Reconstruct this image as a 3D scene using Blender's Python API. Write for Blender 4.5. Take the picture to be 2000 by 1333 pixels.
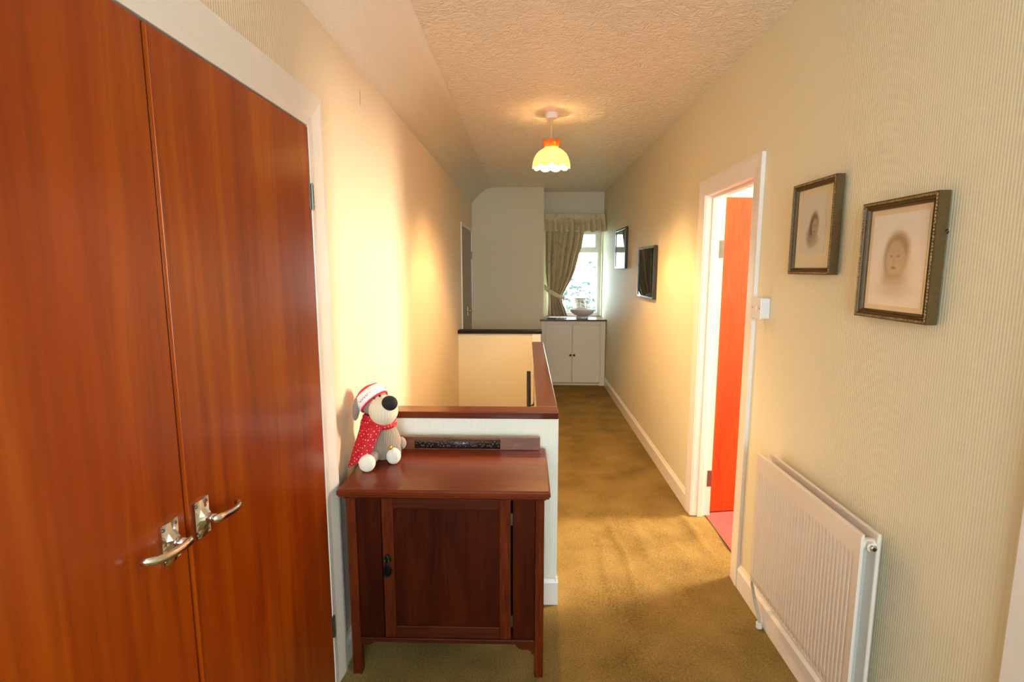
import bpy, bmesh, math, random
from mathutils import Vector, Matrix, noise
R = math.radians
PI = math.pi
for o in list(bpy.data.objects): bpy.data.objects.remove(o)
sc = bpy.context.scene
COL = sc.collection

# ------------------------------------------------------------------ camera
cd = bpy.data.cameras.new('camera'); cam = bpy.data.objects.new('camera', cd); COL.objects.link(cam)
cd.sensor_width = 36; cd.lens = 18.454; cd.clip_start = .02; cd.clip_end = 100
cam.location = (0, 0, 1.5); cam.rotation_euler = (R(90 - 7.844), 0, R(1.582))
sc.camera = cam
sc.view_settings.view_transform = 'Standard'; sc.view_settings.look = 'None'
sc.view_settings.gamma = 1; sc.view_settings.use_curve_mapping = False
sc.view_settings.exposure = -0.2

# ------------------------------------------------------------------ light
w = bpy.data.worlds.new('world'); sc.world = w; w.use_nodes = True
bg = w.node_tree.nodes['Background']; bg.inputs[0].default_value = (.80, .95, 1.0, 1); bg.inputs[1].default_value = 12.0

def area(name, loc, size, power, col, direction):
    l = bpy.data.lights.new(name, 'AREA'); l.shape = 'RECTANGLE'; l.size, l.size_y = size
    l.energy = power; l.color = col
    o = bpy.data.objects.new(name, l); COL.objects.link(o); o.location = loc
    o.rotation_euler = Vector(direction).to_track_quat('-Z', 'Y').to_euler()
    return o
# daylight at the bedroom window, at the landing window behind the camera and at the far window
area('bedroom_daylight', (3.02, 3.22, 1.78), (.42, .90), 290, (1.0, .79, .57), (-1, 0, 0))
area('landing_daylight', (.20, -1.70, 1.55), (1.3, 1.3), 26, (.66, .87, 1.0), (0, 1, -.05)).data.spread = R(110)
area('garden_daylight', (.66, 7.65, 2.75), (.9, .8), 80, (.92, 1.0, .80), (0, -1, -1.0))

# ------------------------------------------------------------------ node helpers
class NT:
    def __init__(s, name):
        s.m = bpy.data.materials.new(name); s.m.use_nodes = True; s.t = s.m.node_tree
        s.b = s.t.nodes['Principled BSDF']; s.out = s.t.nodes['Material Output']
    def n(s, ty, ins=None, **kw):
        nd = s.t.nodes.new(ty)
        for k, v in kw.items(): setattr(nd, k, v)
        for k, v in (ins or {}).items(): s.put(nd.inputs[k], v)
        return nd
    def put(s, sock, v):
        if isinstance(v, bpy.types.NodeSocket): s.t.links.new(v, sock)
        else: sock.default_value = v
    def math(s, op, a, b=0.0, clamp=False):
        nd = s.n('ShaderNodeMath', {0: a, 1: b}, operation=op); nd.use_clamp = clamp; return nd.outputs[0]
    def mix(s, f, a, b, mode='MIX'):
        nd = s.n('ShaderNodeMix', data_type='RGBA', blend_type=mode)
        s.put(nd.inputs[0], f); s.put(nd.inputs[6], a); s.put(nd.inputs[7], b); return nd.outputs[2]
    def coord(s): return s.n('ShaderNodeTexCoord').outputs['Object']
    def world(s): return s.n('ShaderNodeNewGeometry').outputs['Position']
    def mapv(s, v, sc_=(1, 1, 1), loc=(0, 0, 0), rot=(0, 0, 0)):
        return s.n('ShaderNodeMapping', {0: v, 'Location': loc, 'Rotation': rot, 'Scale': sc_}).outputs[0]
    def noise(s, v, scale, detail=3, rough=.5, dist=0):
        return s.n('ShaderNodeTexNoise', {'Vector': v, 'Scale': scale, 'Detail': detail, 'Roughness': rough, 'Distortion': dist}).outputs[0]
    def ramp(s, f, stops):
        nd = s.n('ShaderNodeValToRGB', {0: f}); e = nd.color_ramp.elements
        while len(e) < len(stops): e.new(.5)
        for i, (p, c) in enumerate(stops):
            e[i].position = p; e[i].color = c if len(c) == 4 else (*c, 1)
        return nd.outputs[0]
    def bump(s, h, strength, dist=.01):
        nd = s.n('ShaderNodeBump', {'Height': h, 'Strength': strength, 'Distance': dist})
        s.put(s.b.inputs['Normal'], nd.outputs[0]); return nd
    def col(s, c): s.put(s.b.inputs['Base Color'], c if isinstance(c, bpy.types.NodeSocket) else (*c, 1))
    def set(s, **kw):
        for k, v in kw.items(): s.put(s.b.inputs[k.replace('_', ' ')], v)

def plain(name, c, rough=.5, metal=0, coat=0, var=.06, vs=25):
    t = NT(name); v = t.noise(t.coord(), vs, 3)
    a = tuple(x * (1 - var) for x in c) + (1,); b = tuple(min(1, x * (1 + var)) for x in c) + (1,)
    t.col(t.mix(v, a, b)); t.set(Roughness=rough, Metallic=metal, Coat_Weight=coat); return t.m

def wallpaper(name, c, rib=.55, pitch=31, marks=False):
    t = NT(name); p = t.world()
    s = t.n('ShaderNodeSeparateXYZ', {0: p}).outputs
    u = t.math('ADD', s[0], s[1])
    vec = t.n('ShaderNodeCombineXYZ', {0: u, 1: 0.0, 2: t.math('MULTIPLY', s[2], .02)}).outputs[0]
    wv = t.n('ShaderNodeTexWave', {'Vector': vec, 'Scale': pitch, 'Distortion': 1.2, 'Detail': 2, 'Detail Scale': .5}, wave_type='BANDS', bands_direction='X').outputs[1]
    nz = t.noise(t.mapv(p, (60, 60, 4)), 3.0, 4)
    h = t.math('ADD', t.math('MULTIPLY', wv, .7), t.math('MULTIPLY', nz, .5))
    big = t.noise(p, 1.3, 2)
    colr = t.mix(big, (*[x * .97 for x in c], 1), (*[min(1, x * 1.03) for x in c], 1))
    if marks:   # a hairline split and two scuffs in the paper
        for (cy, cz, ry, rz) in ((2.265, 2.20, .0035, .035), (4.62, .50, .004, .03), (5.02, .60, .005, .022)):
            d = t.math('ADD', t.math('POWER', t.math('DIVIDE', t.math('SUBTRACT', s[1], cy), ry), 2.0),
                       t.math('POWER', t.math('DIVIDE', t.math('SUBTRACT', s[2], cz), rz), 2.0))
            colr = t.mix(t.math('LESS_THAN', d, 1.0), colr, (.22, .18, .1, 1))
    t.col(colr); t.set(Roughness=.55); t.bump(h, rib, .0022)
    return t.m

def wood(name, dark, mid, light, scale=9, stretch=.07, rough=.28, coat=.5, axis='Z', bump=.12, coatr=.18, spec=.3):
    t = NT(name); p = t.coord()
    st = {'X': (stretch, 1, 1), 'Y': (1, stretch, 1), 'Z': (1, 1, stretch)}[axis]
    v = t.mapv(p, st)
    n1 = t.noise(v, scale, 5, .6, .6); n2 = t.noise(v, scale * 14, 3, .6); n3 = t.noise(v, scale * 3.2, 4, .55, 1.2)
    f = t.math('ADD', t.math('MULTIPLY', n1, .55), t.math('MULTIPLY', n3, .45))
    c1 = t.ramp(f, [(.28, dark), (.50, mid), (.73, light)])
    c2 = t.ramp(n2, [(.35, (.55, .5, .45)), (.52, (1, 1, 1))])
    t.col(t.mix(.38, c1, c2, 'MULTIPLY'))
    t.set(Roughness=rough, Coat_Weight=coat, Coat_Roughness=coatr, Specular_IOR_Level=spec)
    t.bump(n2, bump, .004); return t.m

M = {}
M['wall'] = wallpaper('cream_ribbed_wallpaper', (.75, .69, .50), rib=.26, pitch=37)
M['wall_l'] = wallpaper('scuffed_wallpaper_warm_light_tint', (.79, .655, .475), rib=.35, marks=True)  # scuffed cream paper, peach shift puts the warm light into its colour
M['wall_low'] = wallpaper('painted_ribbed_wallpaper', (.86, .84, .72), rib=.35)
M['room_wall'] = wallpaper('white_bedroom_wall', (.92, .88, .78), rib=.1)
def ceiling_mat(name, zig):
    t = NT(name); p = t.world()
    if zig:
        s = t.n('ShaderNodeSeparateXYZ', {0: p}).outputs
        tri = t.math('PINGPONG', s[1], .012)
        vec = t.n('ShaderNodeCombineXYZ', {0: t.math('ADD', t.math('ADD', s[0], s[2]), t.math('MULTIPLY', tri, .9)), 1: 0.0, 2: 0.0}).outputs[0]
        wv = t.n('ShaderNodeTexWave', {'Vector': vec, 'Scale': 19, 'Distortion': .8, 'Detail': 1}, wave_type='BANDS', bands_direction='X').outputs[1]
        h = t.math('ADD', t.math('MULTIPLY', wv, .6), t.math('MULTIPLY', t.noise(p, 60, 3), .5)); st, di = .35, .003
    else:
        n0 = t.n('ShaderNodeTexNoise', {'Vector': t.mapv(p, (1, 1.0, 1)), 'Scale': 7, 'Detail': 3, 'Roughness': .5, 'Distortion': 2.5}).outputs[0]
        n1 = t.noise(p, 11, 2, .5, 4.0)
        ridge = t.math('ABSOLUTE', t.math('SUBTRACT', n1, .5))
        h = t.math('ADD', t.math('MULTIPLY', n0, .8), t.math('MULTIPLY', t.math('SUBTRACT', 1.0, t.math('MULTIPLY', ridge, 5.0), True), .5)); st, di = .55, .012
    t.col((.88, .77, .63) if not zig else (.92, .81, .69)); t.set(Roughness=.30 if zig else .2); t.bump(h, st, di); return t.m
M['ceil'] = ceiling_mat('swirled_gloss_ceiling', False)
M['cove'] = ceiling_mat('zigzag_textured_slope', True)
M['gloss'] = plain('white_gloss_paint', (.86, .80, .74), .28, coat=.2, var=.03)
M['white_rad'] = plain('white_radiator_enamel', (.70, .61, .53), .32, coat=.2, var=.02)
M['cup_white'] = plain('off_white_cupboard_paint', (.74, .70, .58), .4, var=.03)
M['door'] = wood('varnished_orange_door_veneer', (.17, .014, .0008), (.34, .048, .001), (.54, .125, .003), 3.2, .05, .30, .30, coatr=.2)
M['door_room'] = wood('orange_bedroom_door_veneer', (.40, .030, .001), (.50, .048, .002), (.58, .07, .004), 5, .12, .5, .0)
M['door_dark'] = wood('brown_door_veneer', (.10, .06, .03), (.17, .10, .05), (.24, .14, .07), 7, .05, .35, .3)
M['door_edge'] = plain('dark_door_edge', (.12, .03, .01), .5)
M['cab'] = wood('dark_oak', (.012, .0018, .0006), (.045, .0055, .001), (.09, .013, .001), 6, .12, .45, .04, spec=.12)
M['cab_light'] = wood('reddish_oak_stile', (.035, .005, .001), (.10, .014, .002), (.20, .036, .003), 20, .1, .45, .05, bump=.25, spec=.15)
M['cab_x'] = wood('dark_oak_rail', (.03, .005, .001), (.075, .012, .003), (.13, .024, .003), 14, .08, .45, .05, spec=.15, axis='X')
M['cab_top'] = wood('polished_oak_top', (.08, .011, .002), (.15, .023, .004), (.25, .050, .006), 4, .1, .33, .18, spec=.2, axis='X', bump=.05, coatr=.14)
M['carved'] = plain('dark_carved_oak', (.035, .018, .014), .3, coat=.4, var=.5, vs=70)
M['figured'] = wood('figured_oak', (.09, .03, .015), (.2, .07, .03), (.3, .12, .05), 20, .3, .3, .4, axis='X')
M['rail'] = wood('mahogany_capping', (.06, .007, .002), (.12, .016, .003), (.18, .03, .004), 6, .1, .25, .35, spec=.25, axis='X', bump=.03, coatr=.1)
M['rail_y'] = wood('mahogany_capping_long', (.06, .009, .002), (.11, .018, .004), (.16, .03, .007), 6, .1, .24, .6, axis='Y', bump=.03, coatr=.12)
M['rail_dark'] = wood('dark_brown_capping', (.006, .004, .004), (.010, .006, .006), (.018, .01, .008), 8, .1, .5, .05, spec=.15, axis='X')
M['sill'] = wood('brown_window_board', (.05, .016, .007), (.09, .03, .012), (.13, .045, .018), 8, .1, .3, .4, axis='X')
M['chrome'] = plain('polished_aluminium', (.78, .76, .74), .16, 1.0, var=.04)
M['steel'] = plain('dull_steel_hinge', (.16, .17, .15), .35, .9)
M['iron'] = plain('blackened_metal', (.02, .026, .024), .28, .8)
M['black'] = plain('black_gloss', (.012, .014, .014), .25, coat=.3)
M['plastic'] = plain('white_plastic', (.78, .76, .76), .3, var=.02)
M['copperpipe'] = plain('painted_pipe', (.55, .56, .52), .35, .3)
def carpet(name, dark, light, vs=140):
    t = NT(name); p = t.world()
    n1 = t.noise(p, vs, 4, .7); n2 = t.noise(p, 3.5, 3); n3 = t.noise(p, 420, 2)
    f = t.math('ADD', t.math('MULTIPLY', n1, .6), t.math('MULTIPLY', n2, .4))
    t.col(t.ramp(f, [(.32, dark), (.66, light)])); t.set(Roughness=.95, Specular_IOR_Level=.1)
    t.bump(t.math('ADD', n1, t.math('MULTIPLY', n3, .6)), .9, .008); return t.m
M['carpet'] = carpet('gold_olive_carpet', (.12, .075, .014), (.38, .255, .085))
M['pink'] = carpet('pink_carpet', (.46, .05, .055), (.66, .13, .115))

# ------------------------------------------------------------------ mesh helpers
def box(bm, x0, x1, y0, y1, z0, z1, mi=0):
    vs = [bm.verts.new((x, y, z)) for x in (x0, x1) for y in (y0, y1) for z in (z0, z1)]
    for q in ((0, 1, 3, 2), (4, 6, 7, 5), (0, 4, 5, 1), (2, 3, 7, 6), (0, 2, 6, 4), (1, 5, 7, 3)):
        f = bm.faces.new([vs[i] for i in q]); f.material_index = mi
    return bm
def boxes(*bs):
    bm = bmesh.new()
    for b in bs: box(bm, *b)
    return bm
def tube(bm, pts, rad, seg=12, cap=True):
    pts = [Vector(p) for p in pts]; n = len(pts); rings = []; up = Vector((0.1234, .3, 1)).normalized()
    for i, p in enumerate(pts):
        d = ((pts[min(i + 1, n - 1)] - pts[max(i - 1, 0)])).normalized()
        a = d.cross(up)
        if a.length < 1e-3: a = d.cross(Vector((1, 0, 0)))
        a.normalize(); b = d.cross(a)
        r = rad[i] if isinstance(rad, (list, tuple)) else rad
        ra, rb = (r if isinstance(r, tuple) else (r, r))
        rings.append([bm.verts.new(p + a * ra * math.cos(2 * PI * k / seg) + b * rb * math.sin(2 * PI * k / seg)) for k in range(seg)])
    for r0, r1 in zip(rings, rings[1:]):
        for k in range(seg): bm.faces.new((r0[k], r0[(k + 1) % seg], r1[(k + 1) % seg], r1[k]))
    if cap: bm.faces.new(rings[0][::-1]); bm.faces.new(rings[-1])
    return bm
def lathe(bm, prof, c=(0, 0, 0), seg=32, scal=None, cap0=False, cap1=False):
    rings = []
    for j, (r, z) in enumerate(prof):
        ring = []
        for k in range(seg):
            a = 2 * PI * k / seg; rr, zz = r, z
            if scal: rr, zz = scal(j, a, r, z)
            ring.append(bm.verts.new((c[0] + rr * math.cos(a), c[1] + rr * math.sin(a), c[2] + zz)))
        rings.append(ring)
    for r0, r1 in zip(rings, rings[1:]):
        for k in range(seg): bm.faces.new((r0[k], r0[(k + 1) % seg], r1[(k + 1) % seg], r1[k]))
    if cap0: bm.faces.new(rings[0][::-1])
    if cap1: bm.faces.new(rings[-1])
    return bm
def ball(bm, c, r, rot=(0, 0, 0), seg=28, fn=None):
    m = Matrix.Translation(c) @ (Matrix.Rotation(rot[2], 4, 'Z') @ Matrix.Rotation(rot[1], 4, 'Y') @ Matrix.Rotation(rot[0], 4, 'X')) @ Matrix.Diagonal((*r, 1))
    res = bmesh.ops.create_uvsphere(bm, u_segments=seg, v_segments=seg // 2, radius=1.0)
    for v in res['verts']:
        if fn: v.co = Vector(fn(v.co))
        v.co = m @ v.co
    return bm
def prism(bm, pts, axis, a0, a1):
    """polygon pts in the two other axes (in xyz order), extruded along axis"""
    def mk(p, a):
        return {'X': (a, p[0], p[1]), 'Y': (p[0], a, p[1]), 'Z': (p[0], p[1], a)}[axis]
    A = [bm.verts.new(mk(p, a0)) for p in pts]; B = [bm.verts.new(mk(p, a1)) for p in pts]
    n = len(pts); bm.faces.new(A); bm.faces.new(B[::-1])
    for i in range(n): bm.faces.new((A[i], B[i], B[(i + 1) % n], A[(i + 1) % n]))
    return bm
def build(name, bm, mat, parent=None, bevel=0, smooth=False, solid=0, sub=0, seg=2):
    bmesh.ops.recalc_face_normals(bm, faces=bm.faces)
    if parent is not None:
        off = parent['_w']; bmesh.ops.translate(bm, verts=bm.verts, vec=(-off[0], -off[1], -off[2]))
    me = bpy.data.meshes.new(name); bm.to_mesh(me); bm.free()
    mats = mat if isinstance(mat, (list, tuple)) else [mat]
    for m in mats: me.materials.append(m)
    o = bpy.data.objects.new(name, me); COL.objects.link(o)
    if parent is not None: o.parent = parent
    o['_w'] = parent['_w'] if parent is not None else (0.0, 0.0, 0.0)
    if smooth:
        for p in me.polygons: p.use_smooth = True
    if solid:
        md = o.modifiers.new('solid', 'SOLIDIFY'); md.thickness = solid; md.offset = 0
    if bevel:
        md = o.modifiers.new('bevel', 'BEVEL'); md.width = bevel; md.segments = seg; md.limit_method = 'ANGLE'; md.angle_limit = R(35)
    if sub:
        md = o.modifiers.new('sub', 'SUBSURF'); md.levels = sub; md.render_levels = sub
    return o
def rebase(o, loc):
    """put a top-level mesh's origin at its base"""
    for v in o.data.vertices: v.co -= Vector(loc)
    o.location = loc; o['_w'] = tuple(loc)
    return o
def thing(name, label, cat, loc, group=None):
    o = bpy.data.objects.new(name, None); COL.objects.link(o); o.location = loc; o['_w'] = tuple(loc)
    o.empty_display_size = .05; o['label'] = label; o['category'] = cat
    if group: o['group'] = group
    return o
def tag(o, label, cat, group=None):
    o['label'] = label; o['category'] = cat
    if group: o['group'] = group
    return o
def struct(name, label, bm, mat, **k):
    o = build(name, bm, mat, **k); o['kind'] = 'structure'; o['label'] = label; return o

# ------------------------------------------------------------------ room shell
XL, XR, XR2 = -.690, 1.015, 1.12      # left wall, right wall, right wall's bedroom side
YB, YE, YW = -1.9, 6.72, 7.10          # wall behind camera, end wall, window wall
ZC = 2.50
def ripple(x, y):
    h = 0
    if 1.7 < y < 3.5 and x > .1:
        for (x0, y0, x1, y1, wd, a) in ((.50, 3.08, .525, 2.20, .018, .010), (.93, 3.12, .99, 2.62, .03, .013), (.41, 2.75, .40, 2.1, .02, .006),
                                        (.62, 3.05, .68, 2.4, .03, .006), (.80, 2.9, .84, 2.35, .035, .006), (.28, 2.6, .27, 2.0, .03, .004), (.72, 3.1, .75, 2.7, .02, .004)):
            t = (y0 - y) / (y0 - y1)
            if -.15 < t < 1.15:
                xc = x0 + (x1 - x0) * t + .012 * math.sin(y * 9 + x0 * 20)
                f = max(0, math.sin(PI * (t + .15) / 1.3))
                h += 1.35 * a * f * math.exp(-((x - xc) / wd) ** 2)
        h += .005 * noise.noise(Vector((x * 9, y * 5, 0))) * max(0, min(1, (x - .1) * 3))
    return h
bm = bmesh.new()
def fgrid(x0, x1, y0, y1, s):
    nx = max(1, round((x1 - x0) / s)); ny = max(1, round((y1 - y0) / s))
    g = [[bm.verts.new((x0 + (x1 - x0) * i / nx, y0 + (y1 - y0) * j / ny, ripple(x0 + (x1 - x0) * i / nx, y0 + (y1 - y0) * j / ny))) for j in range(ny + 1)] for i in range(nx + 1)]
    for i in range(nx):
        for j in range(ny):
            f = bm.faces.new((g[i][j], g[i + 1][j], g[i + 1][j + 1], g[i][j + 1])); f.smooth = True
fgrid(XL, .14, YB, 2.285, .2)
fgrid(.14, XR, YB, 1.7, .2)
fgrid(.14, XR, 1.7, 3.5, .015)
fgrid(.14, XR, 3.5, YW, .2)
fgrid(.06, .14, 2.285, 4.385, .2); fgrid(.06, .14, 5.20, YW, .1)
fgrid(XR, 1.10, 2.43, 3.075, .015)
fgrid(XL, .06, 5.20, YE, .2)
for b in ((XL, XR, YB, 2.285), (.06, XR, 2.285, YW), (XL, .06, 5.2, YE), (XR, 1.10, 2.43, 3.075)):
    box(bm, b[0], b[1], b[2], b[3], -.16, -.012)
floor = struct('floor', 'gold olive fitted carpet, rumpled beside the bedroom doorway', bm, M['carpet'])

# left wall with an opening for the built-in cupboard
bm = boxes((XL - .12, XL, YB, .255, -2.7, 2.31), (XL - .12, XL, 1.69, 5.60, -2.7, 2.31), (XL - .12, XL, .255, 1.69, 1.95, 2.31), (XL - .12, XL, .255, 1.69, -2.7, 0),
           (XL - .12, XL, 5.60, 6.63, 1.955, 2.31), (XL - .12, XL, 6.63, YE + .1, -.2, 2.31), (XL - .12, XL, 5.60, 6.63, -2.7, 0))
struct('wall_left', 'cream ribbed wallpaper wall along the left of the landing, warm light in its colour', bm, M['wall_l'])
# inside of the cupboard, closed
struct('wall_cupboard_interior', 'plain back of the built-in cupboard', boxes((XL - .75, XL - .7, .1, 1.85, 0, 2.31), (XL - .7, XL - .12, .1, .15, 0, 2.31), (XL - .7, XL - .12, 1.8, 1.85, 0, 2.31), (XL - .75, XL - .12, .1, 1.85, 2.31, 2.36), (XL - .75, XL - .12, .1, 1.85, -.05, 0)), M['room_wall'])
# right wall with the bedroom doorway
bm = boxes((XR, XR2, YB, 2.415, -.2, ZC), (XR, XR2, 3.09, YW + .25, -.2, ZC), (XR, XR2, 2.415, 3.09, 1.925, ZC), (XR, XR2, 2.415, 3.09, -.2, -.02))
struct('wall_right', 'cream ribbed wallpaper wall along the right of the landing', bm, M['wall'])
# end wall: projecting panel, then the window recess
struct('wall_end', 'greenish cream end wall of the landing left of the window', boxes((XL - .12, .215, YE, YE + .10, -.2, ZC + .05), (.115, .215, YE + .10, YW, -.2, ZC + .05), (XL - .12, .115, YE + .1, YE + .15, -.2, ZC)), M['wall'])
WX0, WX1, WZ0, WZ1 = .27, 1.0, .862, 2.03
bm = boxes((.115, WX0, YW, YW + .22, -.2, ZC + .05), (WX1, XR2, YW, YW + .22, -.2, ZC + .05), (WX0, WX1, YW, YW + .22, -.2, WZ0), (WX0, WX1, YW, YW + .22, WZ1, ZC + .05))
struct('wall_window', 'cream wall around the small end window', bm, M['wall'])
# wall behind the camera with its window
bm = boxes((XL - .12, -.45, YB - .1, YB, -.2, ZC), (.85, XR2, YB - .1, YB, -.2, ZC), (-.45, .85, YB - .1, YB, -.2, .9), (-.45, .85, YB - .1, YB, 2.2, ZC))
struct('wall_behind', 'cream wall behind the viewer with a window opening', bm, M['wall'])
# ceiling and sloped cove
prof = [(-.50 + .52, ZC)]
bm = boxes((-.44, XR2, YB - .1, YW + .3, ZC, ZC + .08))
struct('ceiling', 'glossy swirled plaster ceiling', bm, M['ceil'])
bm = bmesh.new()
pts = [(XL - .12, 2.312), (XL, 2.312), (-.655, 2.355), (-.60, 2.41), (-.56, 2.445), (-.525, 2.47), (-.485, 2.488), (-.44, 2.4995), (-.44, ZC + .08), (XL - .12, ZC + .08)]
prism(bm, pts, 'Y', YB - .1, YE + .1)
cv = struct('ceiling_slope', 'narrow slope with zigzag texture between left wall and ceiling', bm, M['cove'])
for p in cv.data.polygons:
    if abs(p.normal.y) < .5 and p.normal.z < -.1: p.use_smooth = True
# low walls around the stairwell
struct('wall_stairwell_near', 'white half wall behind the dark oak cabinet', boxes((XL, .14, 2.195, 2.275, -2.7, .862)), M['wall_low'])
struct('wall_stairwell_side', 'half wall running along the carpeted passage', boxes((.06, .13, 2.275, 4.38, -2.7, .862)), M['wall_low'])
struct('wall_stairwell_far', 'cream half wall at the far side of the stairs', boxes((XL, .058, 5.25, 5.33, -2.7, .852)), M['wall'])
struct('trim_post', 'pinkish painted end post of the far half wall', boxes((.058, .145, 5.235, 5.335, -.15, .852)), M['gloss'], bevel=.003)
struct('trim_capping_near', 'glossy mahogany capping on the near half wall', boxes((XL, .140, 2.185, 2.285, .860, .890)), M['rail'], bevel=.004)
struct('trim_capping_side', 'glossy mahogany capping running down the passage half wall', boxes((.047, .1405, 2.286, 4.385, .860, .890)), M['rail_y'], bevel=.004)
struct('trim_capping_far', 'almost black capping on the far half wall', boxes((XL, .155, 5.225, 5.345, .852, .886)), M['rail_dark'], bevel=.004)
struct('wall_stairwell_lower', 'lower wall of the stairwell under the passage', boxes((.06, .14, 4.38, 5.25, -2.7, -.16), (XL, .14, 5.34, 5.42, -2.7, -.16)), M['wall'])
bm = bmesh.new()
box(bm, XL, .06, 4.42, 5.25, -2.7, -.19)
for k in range(10):
    box(bm, XL, .06, 4.42 - .21 * (k + 1), 4.42 - .21 * k, -2.7, -.19 - .2 * (k + 1))
struct('floor_stairs', 'carpeted flight of stairs going down inside the half walls', bm, M['carpet'])
# skirting boards
def skirt(name, label, axis, face, out, a0, a1, h=.115, th=.015, base=0):
    """ogee-topped board; face = wall plane coordinate, out = +1/-1 direction into the room"""
    bm = bmesh.new(); t = th * out
    pr = [(face, base), (face + t, base), (face + t, base + h * .80), (face + t * .75, base + h * .86), (face + t * .45, base + h * .93), (face + t * .35, base + h), (face, base + h)]
    if axis == 'Y': prism(bm, pr, 'Y', a0, a1)
    else: prism(bm, pr, 'X', a0, a1)
    return struct(name, label, bm, M['gloss'])
skirt('baseboard_right_near', 'white skirting below the radiator', 'Y', XR, -1, 1.03, 2.338)
skirt('baseboard_right_far', 'white skirting along the far right wall', 'Y', XR, -1, 3.165, 6.66)
skirt('baseboard_left', 'white skirting between cupboard frame and half wall', 'Y', XL, 1, 1.79, 2.195, .10)
skirt('baseboard_half_wall', 'white skirting on the half wall end beside the cabinet', 'X', 2.195, -1, XL, .145, .13, .012)
skirt('baseboard_half_wall_side', 'white skirting along the passage side of the half wall', 'Y', .13, 1, 2.186, 4.38, .13, .014)

# built-in cupboard: frame + two tall doors
def frame_mat_box(bs): return boxes(*bs)
def architrave(name, label, axis_y0, axis_y1, ztop, wallx, out, wd=.07, th=.018, zb=0):
    """three mitred mouldings around an opening in an X = const wall"""
    bm = bmesh.new()
    prof = [(0, 0), (0, th * .6), (wd * .25, th * .72), (wd * .8, th), (wd, th), (wd, 0)]
    path = [(axis_y0, zb, -1, 0), (axis_y0, ztop, -1, 1), (axis_y1, ztop, 1, 1), (axis_y1, zb, 1, 0)]
    rings = []
    for (y, z, sy, sz) in path:
        rings.append([bm.verts.new((wallx + out * p[1], y + sy * p[0], z + sz * p[0])) for p in prof])
    for a, b in zip(rings, rings[1:]):
        for i in range(len(prof)): bm.faces.new((a[i], a[(i + 1) % len(prof)], b[(i + 1) % len(prof)], b[i]))
    bm.faces.new(rings[0]); bm.faces.new(rings[-1])
    return struct(name, label, bm, M['gloss'])
architrave('trim_cupboard', 'white frame around the tall orange cupboard doors', .235, 1.705, 1.968, XL, 1, .075, .02)
# lining: slim bright lip between the door and moulding
struct('trim_cupboard_lining', 'white lining of the cupboard opening', boxes((XL - .12, -.676, 1.678, 1.706, 0, 1.968), (XL - .12, -.676, .236, .262, 0, 1.968), (XL - .12, -.676, .262, 1.678, 1.938, 1.968)), M['gloss'], bevel=.0015)

def lever_handle(parent, y, z, s, plate_up=0.0):
    """chrome lever on a square plate; s = +1 lever points to +Y"""
    x = -.677
    bm = bmesh.new()
    hw, hh = .0235, .040
    ys = [(-hw, 0), (-hw, .006), (-hw * .72, .010), (-hw * .42, .019), (0, .023), (hw * .42, .019), (hw * .72, .010), (hw, .006), (hw, 0)]
    rows = []
    for (zz, k) in ((-hh, .35), (-hh * .55, .5), (-hh * .2, .95), (0, 1.05), (hh * .2, .95), (hh * .55, .5), (hh, .35)):
        rows.append([bm.verts.new((x + (d if d == 0 else max(.004, d * k if d > .006 else d)), y + yy, z + zz)) for yy, d in ys])
    for a, b in zip(rows, rows[1:]):
        for i in range(len(ys) - 1): bm.faces.new((a[i], a[i + 1], b[i + 1], b[i]))
    bm.faces.new(rows[0]); bm.faces.new(rows[-1][::-1]); 
    bm.faces.new([r[0] for r in rows]); bm.faces.new([r[-1] for r in rows][::-1])
    pl = build('handle_plate', bm, M['chrome'], parent, bevel=.0012)
    pl['label'] = 'chrome square handle plate'
    for (dy, dz) in ((-.017, .031), (.017, .031), (-.017, -.031), (.017, -.031)):
        bm = bmesh.new(); ball(bm, (x + .0055, y + dy, z + dz), (.0025, .0035, .0035), seg=12)
        build('screw', bm, M['steel'], pl, smooth=True)
    lf = lambda q: (q[0], q[1], q[2] - .13 * (q[1] - y))
    bm = bmesh.new()
    pts = [(x + .012, y, z), (x + .026, y, z), (x + .038, y, z - .001)]
    tube(bm, pts, [.0125, .0092, .0085], 20)
    k = .84 if s < 0 else 1.0
    lv = [lf(q) for q in [(x + .034, y - s * .012, z - .0005), (x + .039, y - s * .003, z), (x + .040, y + s * .02 * k, z - .002), (x + .039, y + s * .045 * k, z - .004),
          (x + .037, y + s * .07 * k, z - .004), (x + .032, y + s * .090 * k, z - .003), (x + .024, y + s * .103 * k, z - .001), (x + .016, y + s * .107 * k, z + .001)]]
    tube(bm, lv, [(.006, .008), (.0075, .0095), (.006, .0085), (.0055, .008), (.0055, .008), (.0055, .0078), (.005, .0075), (.0045, .007)], 16)
    lo = build('handle_lever', bm, M['chrome'], parent, smooth=True); lo['label'] = 'chrome curved door lever'
    return pl
def hinge(parent, x, y, z, h=.075, ax='Y'):
    bm = bmesh.new()
    for k in range(5): tube(bm, [(x, y, z + h * k / 5 + .0012), (x, y, z + h * (k + 1) / 5 - .0012)], .0052, 12)
    tube(bm, [(x, y, z - .004), (x, y, z + h + .004)], .0035, 10)
    box(bm, x - .004, x - .001, y - .012, y + .012, z, z + h)
    return build('hinge', bm, M['steel'], parent)
d1 = struct('door_1', 'left leaf of the tall orange-brown veneered cupboard doors', boxes((-.715, -.677, .266, .968, .012, 1.934)), M['door'], bevel=.003)
lever_handle(d1, .915, .987, -1)
d2 = struct('door_2', 'right leaf of the tall orange-brown veneered cupboard doors', boxes((-.715, -.677, .973, 1.674, .012, 1.934)), M['door'], bevel=.003)
lever_handle(d2, 1.013, .987, 1)
build('lipping', boxes((-.679, -.672, .973, .979, .02, 1.93)), M['door'], d2, bevel=.001)
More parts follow.
